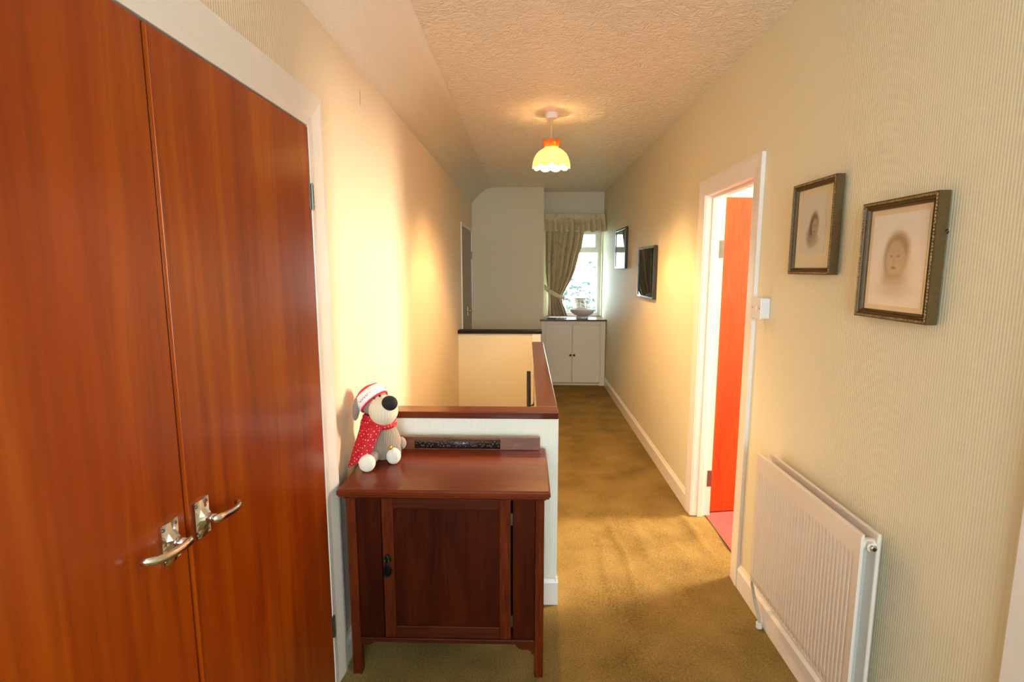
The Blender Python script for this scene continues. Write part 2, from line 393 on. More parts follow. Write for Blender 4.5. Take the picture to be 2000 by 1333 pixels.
hinge(d2, -.674, 1.679, 1.687); hinge(d2, -.674, 1.679, .212)

# bedroom doorway
architrave('trim_bedroom_door', 'white frame around the open bedroom doorway', 2.43, 3.075, 1.91, XR, -1, .085, .017)
struct('trim_bedroom_lining', 'white lining of the bedroom doorway with stop bead', boxes((XR - .004, XR2 + .004, 3.070, 3.095, 0, 1.93), (XR - .004, XR2 + .004, 2.41, 2.435, 0, 1.93), (XR - .004, XR2 + .004, 2.435, 3.070, 1.905, 1.93),
       (XR + .03, XR + .060, 3.055, 3.070, 0, 1.905), (XR + .03, XR + .060, 2.435, 2.45, 0, 1.905), (XR + .03, XR + .060, 2.45, 3.055, 1.890, 1.905)), M['gloss'], bevel=.002)
bm = boxes((0, .70, 0, .038, .012, 1.905))
d3 = struct('door_3', 'orange veneered bedroom door standing open', bm, [M['door_room'], M['door_edge']], bevel=.002)
for p in d3.data.polygons:
    if p.normal.x < -.9: p.material_index = 1
rot3 = Matrix.Translation((1.128, 3.10, 0)) @ Matrix.Rotation(R(9), 4, 'Z')
for v in d3.data.vertices: v.co = rot3 @ v.co
for z in (1.56, .19):
    bm = bmesh.new(); tube(bm, [(1.121, 3.092, z), (1.121, 3.092, z + .1)], .006, 12); box(bm, 1.098, 1.124, 3.066, 3.0705, z, z + .1)
    build('hinge', bm, M['steel'], d3)
# bedroom shell
RX, RY0, RY1 = 3.1, 1.0, 5.6
bm = boxes((RX, RX + .12, RY0, 2.6, 0, ZC), (RX, RX + .12, 3.56, RY1, 0, ZC), (RX, RX + .12, 2.6, 3.56, 0, 1.25), (RX, RX + .12, 2.6, 3.56, 2.28, ZC),
           (XR2, RX + .12, RY0 - .1, RY0, 0, ZC), (XR2, RX + .12, RY1, RY1 + .1, 0, ZC), (XR2, XR2 + .004, RY0, 2.405, 0, ZC), (XR2, XR2 + .004, 3.10, RY1, 0, ZC))
struct('wall_bedroom', 'pale walls of the bedroom beyond the doorway', bm, M['room_wall'])
struct('ceiling_bedroom', 'white bedroom ceiling', boxes((XR2, RX + .12, RY0 - .1, RY1 + .1, ZC, ZC + .08)), M['room_wall'])
struct('floor_bedroom', 'pink bedroom carpet', boxes((1.10, RX + .12, RY0 - .1, RY1 + .1, -.1, .004)), M['pink'])
struct('trim_threshold', 'thin metal strip where gold and pink carpets meet', boxes((1.098, 1.102, 2.436, 3.069, 0, .006)), M['steel'], bevel=.002)
# window behind the camera and in the bedroom: plain frames
def winframe(name, label, x0, x1, z0, z1, y, t=.05, axis='Y', mull=()):
    bm = bmesh.new()
    def b(a0, a1, c0, c1):
        if axis == 'Y': box(bm, a0, a1, y, y + .06, c0, c1)
        else: box(bm, y, y + .06, a0, a1, c0, c1)
    b(x0, x1, z0, z0 + t); b(x0, x1, z1 - t, z1); b(x0, x0 + t, z0 + t, z1 - t); b(x1 - t, x1, z0 + t, z1 - t)
    for m in mull: b(m - t / 2, m + t / 2, z0 + t, z1 - t)
    return struct(name, label, bm, M['plastic'], bevel=.004)
winframe('window_2', 'white framed bedroom window', 2.6, 3.56, 1.25, 2.28, RX + .03, .05, 'X', (3.08,))
winframe('window_3', 'white framed window behind the viewer', -.45, .85, .9, 2.2, YB - .08, .06)

# dark door in the left wall beyond the stairwell
architrave('trim_far_door', 'cream painted frame of the brown far door', 5.60, 6.63, 1.955, XL, 1, .03, .012)
d4 = struct('door_4', 'brown door in the left wall beyond the stairs', boxes((XL - .04, XL - .002, 5.605, 6.625, .01, 1.95)), M['door_dark'], bevel=.002)
bm = bmesh.new(); box(bm, XL - .002, XL + .006, 6.07, 6.13, .955, 1.06); 
pl4 = build('handle_plate', bm, M['chrome'], d4, bevel=.004)
bm = bmesh.new(); tube(bm, [(XL, 6.10, 1.01), (XL + .05, 6.10, 1.01), (XL + .055, 6.16, 1.008), (XL + .05, 6.23, 1.0)], [.011, .009, .010, .009], 12)
build('handle_lever', bm, M['chrome'], d4, smooth=True)
hinge(d4, XL + .003, 6.628, 1.62, .09)
# frame edge of a further doorway at the right margin
struct('trim_near_doorway', 'edge of a painted door frame at the right margin', boxes((XR - .018, XR, .94, 1.028, 0, 2.0)), M['gloss'], bevel=.004)

# ------------------------------------------------------------------ far window
t = NT('window_glass')
gl = t.n('ShaderNodeBsdfGlass', {'Roughness': 0.0, 'IOR': 1.45}); tr = t.n('ShaderNodeBsdfTransparent', {0: (.97, .99, .99, 1)})
mx = t.n('ShaderNodeMixShader', {0: .08, 1: tr.outputs[0]}); gls = t.n('ShaderNodeBsdfGlossy', {'Roughness': .02})
t.put(mx.inputs[2], gls.outputs[0]); t.put(t.out.inputs[0], mx.outputs[0]); M['glass'] = t.m
bm = bmesh.new(); y = YW + .10
T = .045
for b in ((WX0, WX1, WZ0, WZ0 + T), (WX0, WX1, WZ1 - T, WZ1), (WX0, WX0 + T, WZ0 + T, WZ1 - T), (WX1 - T, WX1, WZ0 + T, WZ1 - T)): box(bm, b[0], b[1], y, y + .06, b[2], b[3])
box(bm, WX0 + T, WX1 - T, y + .005, y + .055, 1.715, 1.755)
w1 = struct('window_1', 'white framed end window with a small top light', bm, M['plastic'], bevel=.004)
bm = bmesh.new()
for b in ((WX0 + T, WX1 - T, 1.755, 1.79), (WX0 + T, WX1 - T, WZ1 - T - .03, WZ1 - T), (WX0 + T, WX0 + T + .03, 1.79, WZ1 - T - .03), (WX1 - T - .035, WX1 - T, 1.79, WZ1 - T - .03)): box(bm, b[0], b[1], y - .012, y + .05, b[2], b[3])
build('top_light_sash', bm, M['plastic'], w1, bevel=.003)
build('pane', boxes((WX0 + T, WX1 - T, y + .028, y + .032, WZ0 + T, 1.715)), M['glass'], w1)
build('pane', boxes((WX0 + T + .03, WX1 - T - .035, y + .028, y + .032, 1.79, WZ1 - T - .03)), M['glass'], w1)

# cupboard under the window
CY, CX0, CX1, CZ = 6.665, .185, 1.008, .838
cb = thing('built_in_cupboard', 'low off-white cupboard with two doors under the end window', 'cupboard', ((CX0 + CX1) / 2, 6.85, 0))
build('carcass', boxes((CX0, CX0 + .068, CY, YE, 0, CZ), (CX1 - .068, CX1, CY, YE, 0, CZ), (CX0 + .068, CX1 - .068, CY, YE, .790, CZ), (CX0 + .068, CX1 - .068, CY + .03, YE, 0, .03),
      (.216, CX1 - .01, YE + .001, YW - .002, .0, .02), (.216, CX1 - .01, YW - .02, YW - .002, .02, CZ)), M['cup_white'], cb, bevel=.003)
for k, (x0, x1, kx) in enumerate(((CX0 + .070, .5855, .563), (.5885, CX1 - .070, .611))):
    dd = build('cupboard_door', boxes((x0, x1, CY - .004, CY + .014, .042, .788)), M['cup_white'], cb, bevel=.002)
    bm = bmesh.new(); tube(bm, [(kx, CY - .004, .402), (kx, CY - .012, .402)], .006, 12); ball(bm, (kx, CY - .02, .402), (.0145, .010, .0145), seg=18)
    build('knob', bm, M['iron'], dd, smooth=True)
bm = bmesh.new()
for b in ((CX0 + .058, CX0 + .070, .042, .80), (CX1 - .070, CX1 - .058, .042, .80), (CX0 + .058, CX1 - .058, .789, .802)): box(bm, b[0], b[1], CY - .009, CY, b[2], b[3])
build('door_moulding', bm, M['cup_white'], cb, bevel=.003)
struct('trim_window_board', 'brown window board on top of the low cupboard', boxes((CX0 - .012, XR, CY - .022, YE, CZ + .001, .860), (.217, XR, YE, YW, CZ + .001, .860), (WX0, WX1, YW, y, .8625, .866)), M['sill'], bevel=.003)

# ------------------------------------------------------------------ curtain and pelmet
def fabric():
    t = NT('floral_beige_fabric'); p = t.coord()
    n1 = t.noise(p, 16, 3, .6, .8); n2 = t.noise(t.mapv(p, (1, 1, 1), (3, 5, 1)), 18, 3, .6, .8)
    c = t.mix(t.ramp(n1, [(.60, (0, 0, 0)), (.68, (1, 1, 1))]), (.74, .62, .41, 1), (.44, .44, .24, 1))
    c = t.mix(t.ramp(n2, [(.62, (0, 0, 0)), (.70, (1, 1, 1))]), c, (.66, .36, .22, 1))
    t.col(c); t.set(Roughness=.85)
    tl = t.n('ShaderNodeBsdfTranslucent', {0: c}); mx = t.n('ShaderNodeMixShader', {0: .08, 1: t.b.outputs[0], 2: tl.outputs[0]})
    t.put(t.out.inputs[0], mx.outputs[0]); return t.m
M['fabric'] = fabric()
cu = thing('curtain', 'floral beige curtain tied back at the left of the end window', 'curtain', (.38, 6.98, .87))
Lp = [(1.985, .245), (1.70, .245), (1.47, .252), (1.30, .27), (1.20, .285), (1.10, .295), (1.0, .292), (.875, .288)]
Rp = [(1.985, .740), (1.80, .715), (1.668, .672), (1.50, .635), (1.401, .60), (1.199, .50), (1.131, .462), (1.05, .475), (.95, .515), (.875, .54)]
def interp(tab, z):
    for (z0, a), (z1, b) in zip(tab, tab[1:]):
        if z1 <= z <= z0:
            f = (z0 - z) / (z0 - z1); f2 = f * f * (3 - 2 * f) * .3 + f * .7
            return a + (b - a) * f2
    return tab[-1][1] if z < tab[-1][0] else tab[0][1]
bm = bmesh.new(); NU, NV = 110, 60; g = []
for j in range(NV + 1):
    z = 1.985 + (.875 - 1.985) * j / NV; xl, xr = interp(Lp, z), interp(Rp, z); row = []
    pinch = math.exp(-((z - 1.14) / .14) ** 2)
    for i in range(NU + 1):
        u = i / NU; ph = u * 2 * PI * 5.5 + .7 * math.sin(u * 7)
        amp = .055 * (1 - .5 * pinch)
        x = xl + (xr - xl) * (u + .012 * math.sin(ph * 2)); yy = 6.985 + amp * math.sin(ph) + .008 * math.sin(ph * 2.3 + z * 2) - .01 * pinch
        row.append(bm.verts.new((x, yy, z)))
    g.append(row)
for j in range(NV):
    for i in range(NU): bm.faces.new((g[j][i], g[j][i + 1], g[j + 1][i + 1], g[j + 1][i]))
build('drape', bm, M['fabric'], cu, smooth=True, solid=.003)
bm = bmesh.new(); rows = []
for k in range(17):
    f = k / 16; x = .236 + .27 * f; zc = 1.262 - .150 * f - .02 * math.sin(PI * f); yy = 6.965 - .055 * math.sin(PI * min(1, f * 1.05)) ** .6 - (.0 if k else 0)
    hw = .034 - .010 * f
    rows.append([bm.verts.new((x, yy, zc + hw)), bm.verts.new((x, yy - .006, zc)), bm.verts.new((x, yy, zc - hw))])
for a, b in zip(rows, rows[1:]):
    for i in range(2): bm.faces.new((a[i], a[i + 1], b[i + 1], b[i]))
tb = build('tieback', bm, M['fabric'], cu, smooth=True, solid=.008); tb['label'] = 'slanting fabric tieback band'
# pelmet
pv = thing('curtain_pelmet', 'pleated floral beige pelmet across the top of the end window', 'curtain', (.63, 6.95, 1.97))
bm = bmesh.new(); g = []; rowsz = [2.205, 2.19, 2.165, 2.14, 2.13, 2.115, 2.08, 2.04, 2.0, 1.985, 1.972]
N = 180
for z in rowsz:
    row = []
    for i in range(N + 1):
        s = i / N; drop = max(0, (2.135 - z) / .16); drop = min(1, drop * 2.2)
        ph = s * 11.5
        tri = abs((ph % 1.0) - .5) * 2
        pleat = (math.sin(PI * .5 * tri) ** 1.1) * .075 * drop
        if s < .955:
            x = .225 + (1.008 - .225) * s / .955; yy = 6.905 - pleat
        else:
            x = 1.008; yy = 6.905 + (s - .955) / .045 * .15
        zz = z + (.010 * math.sin(s * 40) * (1 if z < 1.99 else 0)) + (.004 * math.sin(s * 57) if z > 2.18 else 0)
        row.append(bm.verts.new((x, yy - (.006 if z > 2.15 else 0) * math.sin(s * 90) , zz)))
    g.append(row)
for a, b in zip(g, g[1:]):
    for i in range(N): bm.faces.new((a[i], a[i + 1], b[i + 1], b[i]))
build('valance', bm, M['fabric'], pv, smooth=True, solid=.004)
build('pelmet_board', boxes((.225, 1.005, 6.915, 7.095, 2.18, 2.198)), M['cup_white'], pv)
# ------------------------------------------------------------------ bowl and jug on the board
def china(name, pat):
    t = NT(name); p = t.coord()
    if pat:
        n = t.noise(p, 34, 3, .6, .5); n2 = t.noise(p, 22, 2)
        c = t.mix(t.ramp(n, [(.56, (0, 0, 0)), (.61, (1, 1, 1))]), (.84, .84, .82, 1), (.22, .16, .20, 1))
        c = t.mix(t.ramp(n2, [(.60, (0, 0, 0)), (.66, (1, 1, 1))]), c, (.25, .40, .30, 1)); t.col(c)
    else: t.col(t.mix(t.noise(p, 20, 2), (.70, .66, .62, 1), (.76, .72, .68, 1)))
    t.set(Roughness=.15, Coat_Weight=.5); return t.m
bx, by, bz = .722, 6.80, .861
bm = bmesh.new()
lathe(bm, [(.0, .004), (.076, .0), (.080, .012), (.070, .026), (.074, .034), (.115, .052), (.145, .080), (.160, .108), (.166, .124), (.162, .1245), (.152, .105), (.135, .080), (.10, .056), (.05, .044), (.0, .042)], (bx, by, bz), 48)
tag(rebase(build('wash_bowl', bm, china('cream_glazed_china', False), smooth=True), (bx, by, bz)), 'wide cream china wash bowl on a foot, on the window board', 'bowl')
jx, jy, jz = .725, 7.055, .861
jg = thing('jug', 'white floral china jug standing behind the wash bowl', 'jug', (jx, jy, jz))
bm = bmesh.new()
def spout(j, a, r, z):
    k = math.exp(-((((a - PI + PI) % (2 * PI)) - PI) / .5) ** 2) if False else math.exp(-(((a - PI)) / .45) ** 2)
    return (r + (.020 * k if j in (7, 8, 9) else 0), z + (.012 * k if j in (8,) else 0))
lathe(bm, [(.0, .0), (.045, .0), (.050, .01), (.066, .05), (.070, .09), (.066, .14), (.060, .18), (.060, .215), (.068, .252), (.064, .250), (.055, .21), (.055, .17)], (jx, jy, jz), 40, spout)
build('body', bm, china('floral_white_china', True), jg, smooth=True)
bm = bmesh.new(); hp = [(jx + .058, jy, jz + .235), (jx + .085, jy, jz + .262), (jx + .110, jy, jz + .235), (jx + .112, jy, jz + .18), (jx + .098, jy, jz + .12), (jx + .066, jy, jz + .085)]
tube(bm, hp, .0065, 10); build('handle', bm, china('white_china_handle', False), jg, smooth=True)
bm = boxes((.262, .37, 6.70, 6.80, .861, .872))
tag(rebase(build('dark_tray', bm, M['black'], bevel=.003), (.316, 6.75, .861)), 'small flat dark tray below the curtain on the window board', 'tray')

# shrub outside
t = NT('pale_green_leaf'); t.col(t.mix(t.noise(t.world(), 9, 2), (.03, .10, .075, 1), (.09, .15, .13, 1))); t.set(Roughness=.5)
tl = t.n('ShaderNodeBsdfTranslucent', {0: (.03, .10, .07, 1)}); mx = t.n('ShaderNodeMixShader', {0: .5, 1: t.b.outputs[0], 2: tl.outputs[0]}); t.put(t.out.inputs[0], mx.outputs[0]); M['leaf'] = t.m
random.seed(4)
sh = thing('garden_shrub', 'pale green leafy shrub outside the end window', 'shrub', (.95, 9.2, -.6))
bm = bmesh.new()
for k in range(9):
    a = k * .7; tube(bm, [(.95 + .05 * math.cos(a), 9.2, -.6), (.95 + .25 * math.cos(a), 9.2 + .2 * math.sin(a), .4), (.95 + .5 * math.cos(a), 9.2 + .3 * math.sin(a), 1.0 + .25 * math.sin(k * 2.1))], [.02, .012, .005], 6)
build('stems', bm, M['sill'], sh)
bm = bmesh.new()
for k in range(260):
    c = Vector((.95 + random.gauss(0, .38), 9.2 + random.gauss(0, .25), .90 + random.gauss(0, .28)))
    q = Matrix.Rotation(random.uniform(0, 6.3), 4, 'Z') @ Matrix.Rotation(random.uniform(-1, 1), 4, 'X') @ Matrix.Rotation(random.uniform(-1, 1), 4, 'Y')
    l, wd = random.uniform(.04, .08), random.uniform(.018, .03)
    vs = [bm.verts.new(c + (q @ Vector(v))) for v in ((-l, 0, 0), (-l * .3, wd, .008), (l * .4, wd * .9, .008), (l, 0, 0), (l * .4, -wd * .9, .008), (-l * .3, -wd, .008))]
    bm.faces.new(vs)
o = build('foliage', bm, M['leaf'], sh)
gm = plain('grass_green', (.16, .28, .08), .9, var=.3)
struct('ground', 'garden ground outside the end window', boxes((-6, 8, 7.4, 30, -.75, -.6)), gm)

# ------------------------------------------------------------------ pendant lamp
LX, LY = .159, 3.576
lp = thing('pendant_lamp', 'pendant ceiling lamp with glowing scalloped cream dome shade', 'lamp', (LX, LY, ZC))
bm = bmesh.new(); lathe(bm, [(0, 0), (.044, 0), (.044, -.008), (.038, -.030), (.034, -.036), (0, -.036)], (LX, LY, ZC), 32)
build('ceiling_rose', bm, M['plastic'], lp, smooth=False, bevel=.002)
bm = bmesh.new(); tube(bm, [(LX, LY, ZC - .03), (LX, LY, 2.285)], .003, 8); build('cord', bm, plain('cream_flex', (.7, .55, .3), .5), lp)
bm = bmesh.new(); tube(bm, [(LX, LY, 2.29), (LX, LY, 2.240)], [.012, .016], 16); build('lamp_holder', bm, M['plastic'], lp)
t = NT('cream_shade_glass'); t.b.inputs['Base Color'].default_value = (.97, .92, .78, 1); t.set(Roughness=.35)
tl = t.n('ShaderNodeBsdfTranslucent', {0: (1.0, .93, .72, 1)}); mx = t.n('ShaderNodeMixShader', {0: .85, 1: t.b.outputs[0], 2: tl.outputs[0]}); t.put(t.out.inputs[0], mx.outputs[0]); M['shade'] = t.m
t = NT('amber_crown_glass'); t.b.inputs['Base Color'].default_value = (.95, .50, .12, 1); t.set(Roughness=.35)
tl = t.n('ShaderNodeBsdfTranslucent', {0: (1.0, .52, .10, 1)}); mx = t.n('ShaderNodeMixShader', {0: .85, 1: t.b.outputs[0], 2: tl.outputs[0]}); t.put(t.out.inputs[0], mx.outputs[0]); M['amber'] = t.m
NS = 10
def scl(j, a, r, z):
    if j == 0: return (r + .003 * abs(math.cos(a * NS / 2)), z - .017 * abs(math.cos(a * NS / 2)) ** .7 + .007)
    if j == 1: return (r + .003 * abs(math.cos(a * NS / 2)), z - .005 * abs(math.cos(a * NS / 2)))
    return (r * (1 + .01 * abs(math.cos(a * NS / 2))), z)
bm = bmesh.new()
lathe(bm, [(.121, 2.160), (.121, 2.172), (.118, 2.195), (.110, 2.220), (.097, 2.243), (.078, 2.261), (.060, 2.272), (.0445, 2.278)], (LX, LY, 0), 120, scl)
build('dome_shade', bm, M['shade'], lp, smooth=True, solid=.002)
bm = bmesh.new()
def crown(j, a, r, z):
    k = abs(math.sin(a * 3 + .4)) ** .55
    return (r * (1 + (.10 * k if j > 3 else 0)), z + ((.026 * k - .012) if j == 5 else (.006 * k if j == 4 else 0)))
lathe(bm, [(.012, 2.283), (.030, 2.282), (.043, 2.279), (.045, 2.290), (.050, 2.308), (.054, 2.318)], (LX, LY, 0), 96, crown)  # flat inner cap added to spread a broad amber glow on the ceiling
build('crown', bm, M['amber'], lp, smooth=True, solid=.0018)
t = NT('lit_bulb'); em = t.n('ShaderNodeEmission', {0: (1.0, .68, .32, 1), 1: 60.0}); t.put(t.out.inputs[0], em.outputs[0])
bm = bmesh.new(); ball(bm, (LX, LY, 2.212), (.025, .025, .030), seg=20); build('bulb', bm, t.m, lp, smooth=True)
pl = bpy.data.lights.new('bulb_light', 'POINT'); pl.energy = 420; pl.color = (1.0, .58, .22); pl.shadow_soft_size = .034
po = bpy.data.objects.new('bulb_light', pl); COL.objects.link(po); po.location = (LX, LY, 2.222)

# ------------------------------------------------------------------ radiator
RF, RBK, RY_0, RY_1, RZ0, RZ1 = .929, .985, 1.391, 2.05, .222, .771
rd = thing('radiator', 'white double panel radiator on the right wall', 'radiator', (.96, 1.72, RZ0))
bm = bmesh.new()
def rad_panel(bm, xf, xb, s):
    """profiled panel; xf is the visible face, flutes recessed towards xb"""
    yy = RY_0; pts = []; n = 32; m = .022; fl = (RY_1 - RY_0 - 2 * m) / n
    zs = [RZ0, RZ0 + .03, RZ0 + .05, RZ1 - .085, RZ1 - .07, RZ1 - .006, RZ1]
    cols = [(RY_0, 0), (RY_0 + .006, 0), (RY_0 + m, 0)]
    for k in range(n):
        b = RY_0 + m + k * fl
        cols += [(b + fl * .18, 0), (b + fl * .36, 1), (b + fl * .64, 1), (b + fl * .82, 0)]
    cols += [(RY_1 - m, 0), (RY_1, 0)]
    def dep(ci, zi):
        y_, r = cols[ci]
        if zi == 0: d = .004 + (.004 if r else 0)
        elif zi in (1,): d = .0005
        elif zi in (2, 3): d = .0022 if r else 0
        elif zi == 4: d = .0
        elif zi == 5: d = 0
        else: d = .004
        return d
    g = [[bm.verts.new((xf + s * dep(c, zi), cols[c][0], zs[zi] + (.006 * cols[c][1] if zi == 0 else 0))) for zi in range(7)] for c in range(len(cols))]
    for a, b in zip(g, g[1:]):
        for i in range(6): bm.faces.new((a[i], a[i + 1], b[i + 1], b[i]))
    # back sheet
    h = [[bm.verts.new((xb, cols[c][0], z)) for z in (RZ0, RZ1)] for c in (0, -1)]
    bm.faces.new((h[0][0], h[0][1], h[1][1], h[1][0]))
    bm.faces.new([v for v in g[0]] + [h[0][1], h[0][0]]); bm.faces.new([v for v in g[-1]] + [h[1][1], h[1][0]])
    bm.faces.new([r[-1] for r in g] + [h[1][1], h[0][1]]); bm.faces.new([r[0] for r in g] + [h[1][0], h[0][0]])
rad_panel(bm, RF, RF + .009, 1); build('front_panel', bm, M['white_rad'], rd)
bm = bmesh.new(); box(bm, .974, .986, RY_0, RY_1, RZ0, RZ1)
build('rear_panel', bm, M['white_rad'], rd, bevel=.004)
bm = bmesh.new()
for k in range(16):
    yy = RY_0 + .04 + k * (RY_1 - RY_0 - .08) / 15
    box(bm, .938, .974, yy - .0006, yy + .0006, RZ0 + .05, RZ1 - .06)
build('convector_fins', bm, M['copperpipe'], rd)
for z in (RZ1 - .035, RZ0 + .035):
    for yy in (RY_0 + .018, RY_1 - .018):
        bm = bmesh.new(); tube(bm, [(.936, yy, z), (.976, yy, z)], .016, 18); build('connector', bm, M['white_rad'], rd)
bm = bmesh.new(); tube(bm, [(.956, RY_0 + .018, RZ1 - .035), (.956, RY_0 - .006, RZ1 - .035)], .013, 18)
build('valve_boss', bm, M['white_rad'], rd)
bm = bmesh.new(); tube(bm, [(.956, RY_0 - .006, RZ1 - .035), (.956, RY_0 - .015, RZ1 - .035)], .0105, 6); tube(bm, [(.956, RY_0 - .015, RZ1 - .035), (.956, RY_0 - .017, RZ1 - .035)], .0072, 16)
bp = build('bleed_plug', bm, M['chrome'], rd); bp['label'] = 'chrome bleed plug'
bm = bmesh.new(); tube(bm, [(.956, RY_0 - .0168, RZ1 - .035), (.956, RY_0 - .0175, RZ1 - .035)], .0055, 16); build('plug_socket', bm, M['black'], bp)
for yy in (RY_0 + .1, RY_1 - .1):
    for zz in (RZ1 - .10, RZ0 + .07): build('wall_bracket', boxes((.986, 1.0155, yy - .012, yy + .012, zz, zz + .03)), M['steel'], rd)
bm = bmesh.new(); tube(bm, [(.957, RY_1 + .0, RZ0 + .035), (.957, RY_1 + .035, RZ0 + .03), (.962, RY_1 + .045, .17), (.978, RY_1 + .035, .09), (.984, 2.062, .045), (.984, 2.056, -.005)], .0062, 12)
pp = build('pipe', bm, M['copperpipe'], rd, smooth=True)
bm = bmesh.new(); tube(bm, [(.984, 2.056, .0), (.984, 2.056, .022)], .012, 12); tube(bm, [(.984, 2.075, .012), (.984, 2.036, .012)], .005, 8); build('pipe_clip', bm, M['plastic'], pp)

# ------------------------------------------------------------------ light switch
sw = thing('light_switch', 'white surface mounted light switch beside the bedroom door frame', 'switch', (.995, 2.26, 1.29))
build('back_box', boxes((.982, XR, 2.213, 2.298, 1.292, 1.378)), M['plastic'], sw, bevel=.004)
build('face_plate', boxes((.974, .982, 2.211, 2.300, 1.290, 1.380)), M['plastic'], sw, bevel=.003)
bm = bmesh.new(); prism(bm, [(.9745, 1.325), (.970, 1.325), (.9735, 1.345), (.9745, 1.345)], 'Y', 2.249, 2.262); build('rocker', bm, M['plastic'], sw)
for yy in (2.222, 2.288):
    bm = bmesh.new(); tube(bm, [(.9745, yy, 1.335), (.973, yy, 1.335)], .003, 10); build('screw', bm, M['steel'], sw)

# ------------------------------------------------------------------ pictures on the right wall
def ell(t, s, cy, cz, ry, rz, soft):
    """soft-edged ellipse mask in the picture's own plane (y grows to the left seen from the landing)"""
    d = t.math('SQRT', t.math('ADD', t.math('POWER', t.math('DIVIDE', t.math('SUBTRACT', s[1], cy), ry), 2.0),
               t.math('POWER', t.math('DIVIDE', t.math('SUBTRACT', s[2], cz), rz), 2.0)))
    nd = t.n('ShaderNodeMapRange', {0: d, 1: 1 + soft, 2: 1 - soft, 3: 0.0, 4: 1.0}); nd.interpolation_type = 'SMOOTHSTEP'
    return nd.outputs[0]
def portrait(name, base, k, blobs):
    t = NT(name); s = t.n('ShaderNodeSeparateXYZ', {0: t.coord()}).outputs
    c = (*base, 1)
    for (u, v, ru, rv, soft, colr, st) in blobs:
        c = t.mix(t.math('MULTIPLY', ell(t, s, -u * k, v * k + 0, ru * k, rv * k, soft), st), c, (*colr, 1))
    t.col(c); t.set(Roughness=.6, Specular_IOR_Level=.1); return t.m
M['gilt'] = plain('aged_gilt_wood', (.085, .044, .006), .5, .1, var=.4, vs=90)
M['gilt_in'] = plain('bronze_gilt_slip', (.17, .10, .045), .35, .4, var=.3, vs=60)
M['gilt_hi'] = plain('bright_gilt_beads', (.30, .22, .08), .35, .45, var=.5, vs=120)
def old_frame(label, y0, y1, z0, z1, th, wdt, photo, mount, inset, cat='framed photograph'):
    cy, cz = (y0 + y1) / 2, (z0 + z1) / 2; xf = XR - .006 - th
    root = thing('picture_frame', label, cat, (XR, cy, cz))
    prof = [(0, th), (0, .002), (wdt * .18, 0), (wdt * .42, .001), (wdt * .5, .005), (wdt * .68, .007), (wdt * .76, .0035), (wdt * .88, .007), (wdt, .012), (wdt, th)]
    def frame_bm(prof):
        bm = bmesh.new(); rings = []
        for (y, z, sy, sz) in ((y0, z0, 1, 1), (y0, z1, 1, -1), (y1, z1, -1, -1), (y1, z0, -1, 1)):
            rings.append([bm.verts.new((xf + d, y + sy * a, z + sz * a)) for a, d in prof])
        for i in range(4):
            a, b = rings[i], rings[(i + 1) % 4]
            for j in range(len(prof)): bm.faces.new((a[j], a[(j + 1) % len(prof)], b[(j + 1) % len(prof)], b[j]))
        return bm
    build('frame', frame_bm(prof), M['gilt'], root)
    bm = bmesh.new(); m = wdt * .24; rnd = random.Random(3)
    def bead(y, z, ay):
        r = rnd.uniform(.0022, .0036)
        ball(bm, (xf + .0005, y, z), (.0018, r * (1.6 if ay else .9), r * (.9 if ay else 1.6)), (rnd.uniform(-.5, .5), 0, 0), 8)
    n = int((y1 - y0) / .0085)
    for k in range(n):
        yy = y0 + m + (y1 - y0 - 2 * m) * (k + .5) / n; bead(yy, z0 + m, True); bead(yy, z1 - m, True)
    n = int((z1 - z0) / .0085)
    for k in range(n):
        zz = z0 + m + (z1 - z0 - 2 * m) * (k + .5) / n; bead(y0 + m, zz, False); bead(y1 - m, zz, False)
    bd = build('beading', bm, M['gilt_hi'], root, smooth=True); bd['label'] = 'gilt beading on the frame edge'
    w_ = wdt * .98
    build('mount', boxes((xf + .0145, xf + .017, y0 + w_, y1 - w_, z0 + w_, z1 - w_)), mount, root)
    a, b, c, d = inset
    build('photograph', boxes((xf + .0128, xf + .0144, y0 + w_ + a, y1 - w_ - b, z0 + w_ + c, z1 - w_ - d)), photo, root)
    build('backing', boxes((xf + .018, XR - .004, y0 + .004, y1 - .004, z0 + .004, z1 - .004)), M['gilt'], root)
    build('glass', boxes((xf + .010, xf + .0112, y0 + w_, y1 - w_, z0 + w_, z1 - w_)), M['clear'], root)
    return root
t = NT('picture_glass'); tr = t.n('ShaderNodeBsdfTransparent'); gs = t.n('ShaderNodeBsdfGlossy', {'Roughness': .03})
fr = t.n('ShaderNodeFresnel', {0: 1.45}); mx = t.n('ShaderNodeMixShader', {0: t.math('MULTIPLY', fr.outputs[0], .25), 1: tr.outputs[0], 2: gs.outputs[0]}); t.put(t.out.inputs[0], mx.outputs[0]); M['clear'] = t.m
sep, lite, dk = (.30, .21, .12), (.60, .50, .38), (.10, .07, .04)
big = portrait('sepia_photograph_child', (.92, .86, .78), .16, [
    (-.01, -.18, .36, .34, .55, (.60, .46, .34), .7), (-.02, .07, .28, .38, .32, (.36, .25, .12), .9), (.03, .20, .25, .24, .35, (.30, .19, .07), .7), (-.20, -.02, .10, .30, .6, (.26, .20, .13), .6),
    (-.03, .02, .22, .30, .22, (.56, .42, .29), .95), (.17, .0, .07, .10, .35, (.50, .39, .28), .9), (-.04, -.33, .26, .10, .5, (.30, .21, .14), .5),
    (-.13, .06, .036, .018, .6, dk, .6), (.04, .06, .038, .018, .6, dk, .6), (-.07, -.03, .022, .05, .7, (.32, .22, .14), .5), (-.06, -.135, .06, .022, .5, dk, .7),
    (.0, -.50, .40, .16, .8, (.60, .50, .42), .6)])
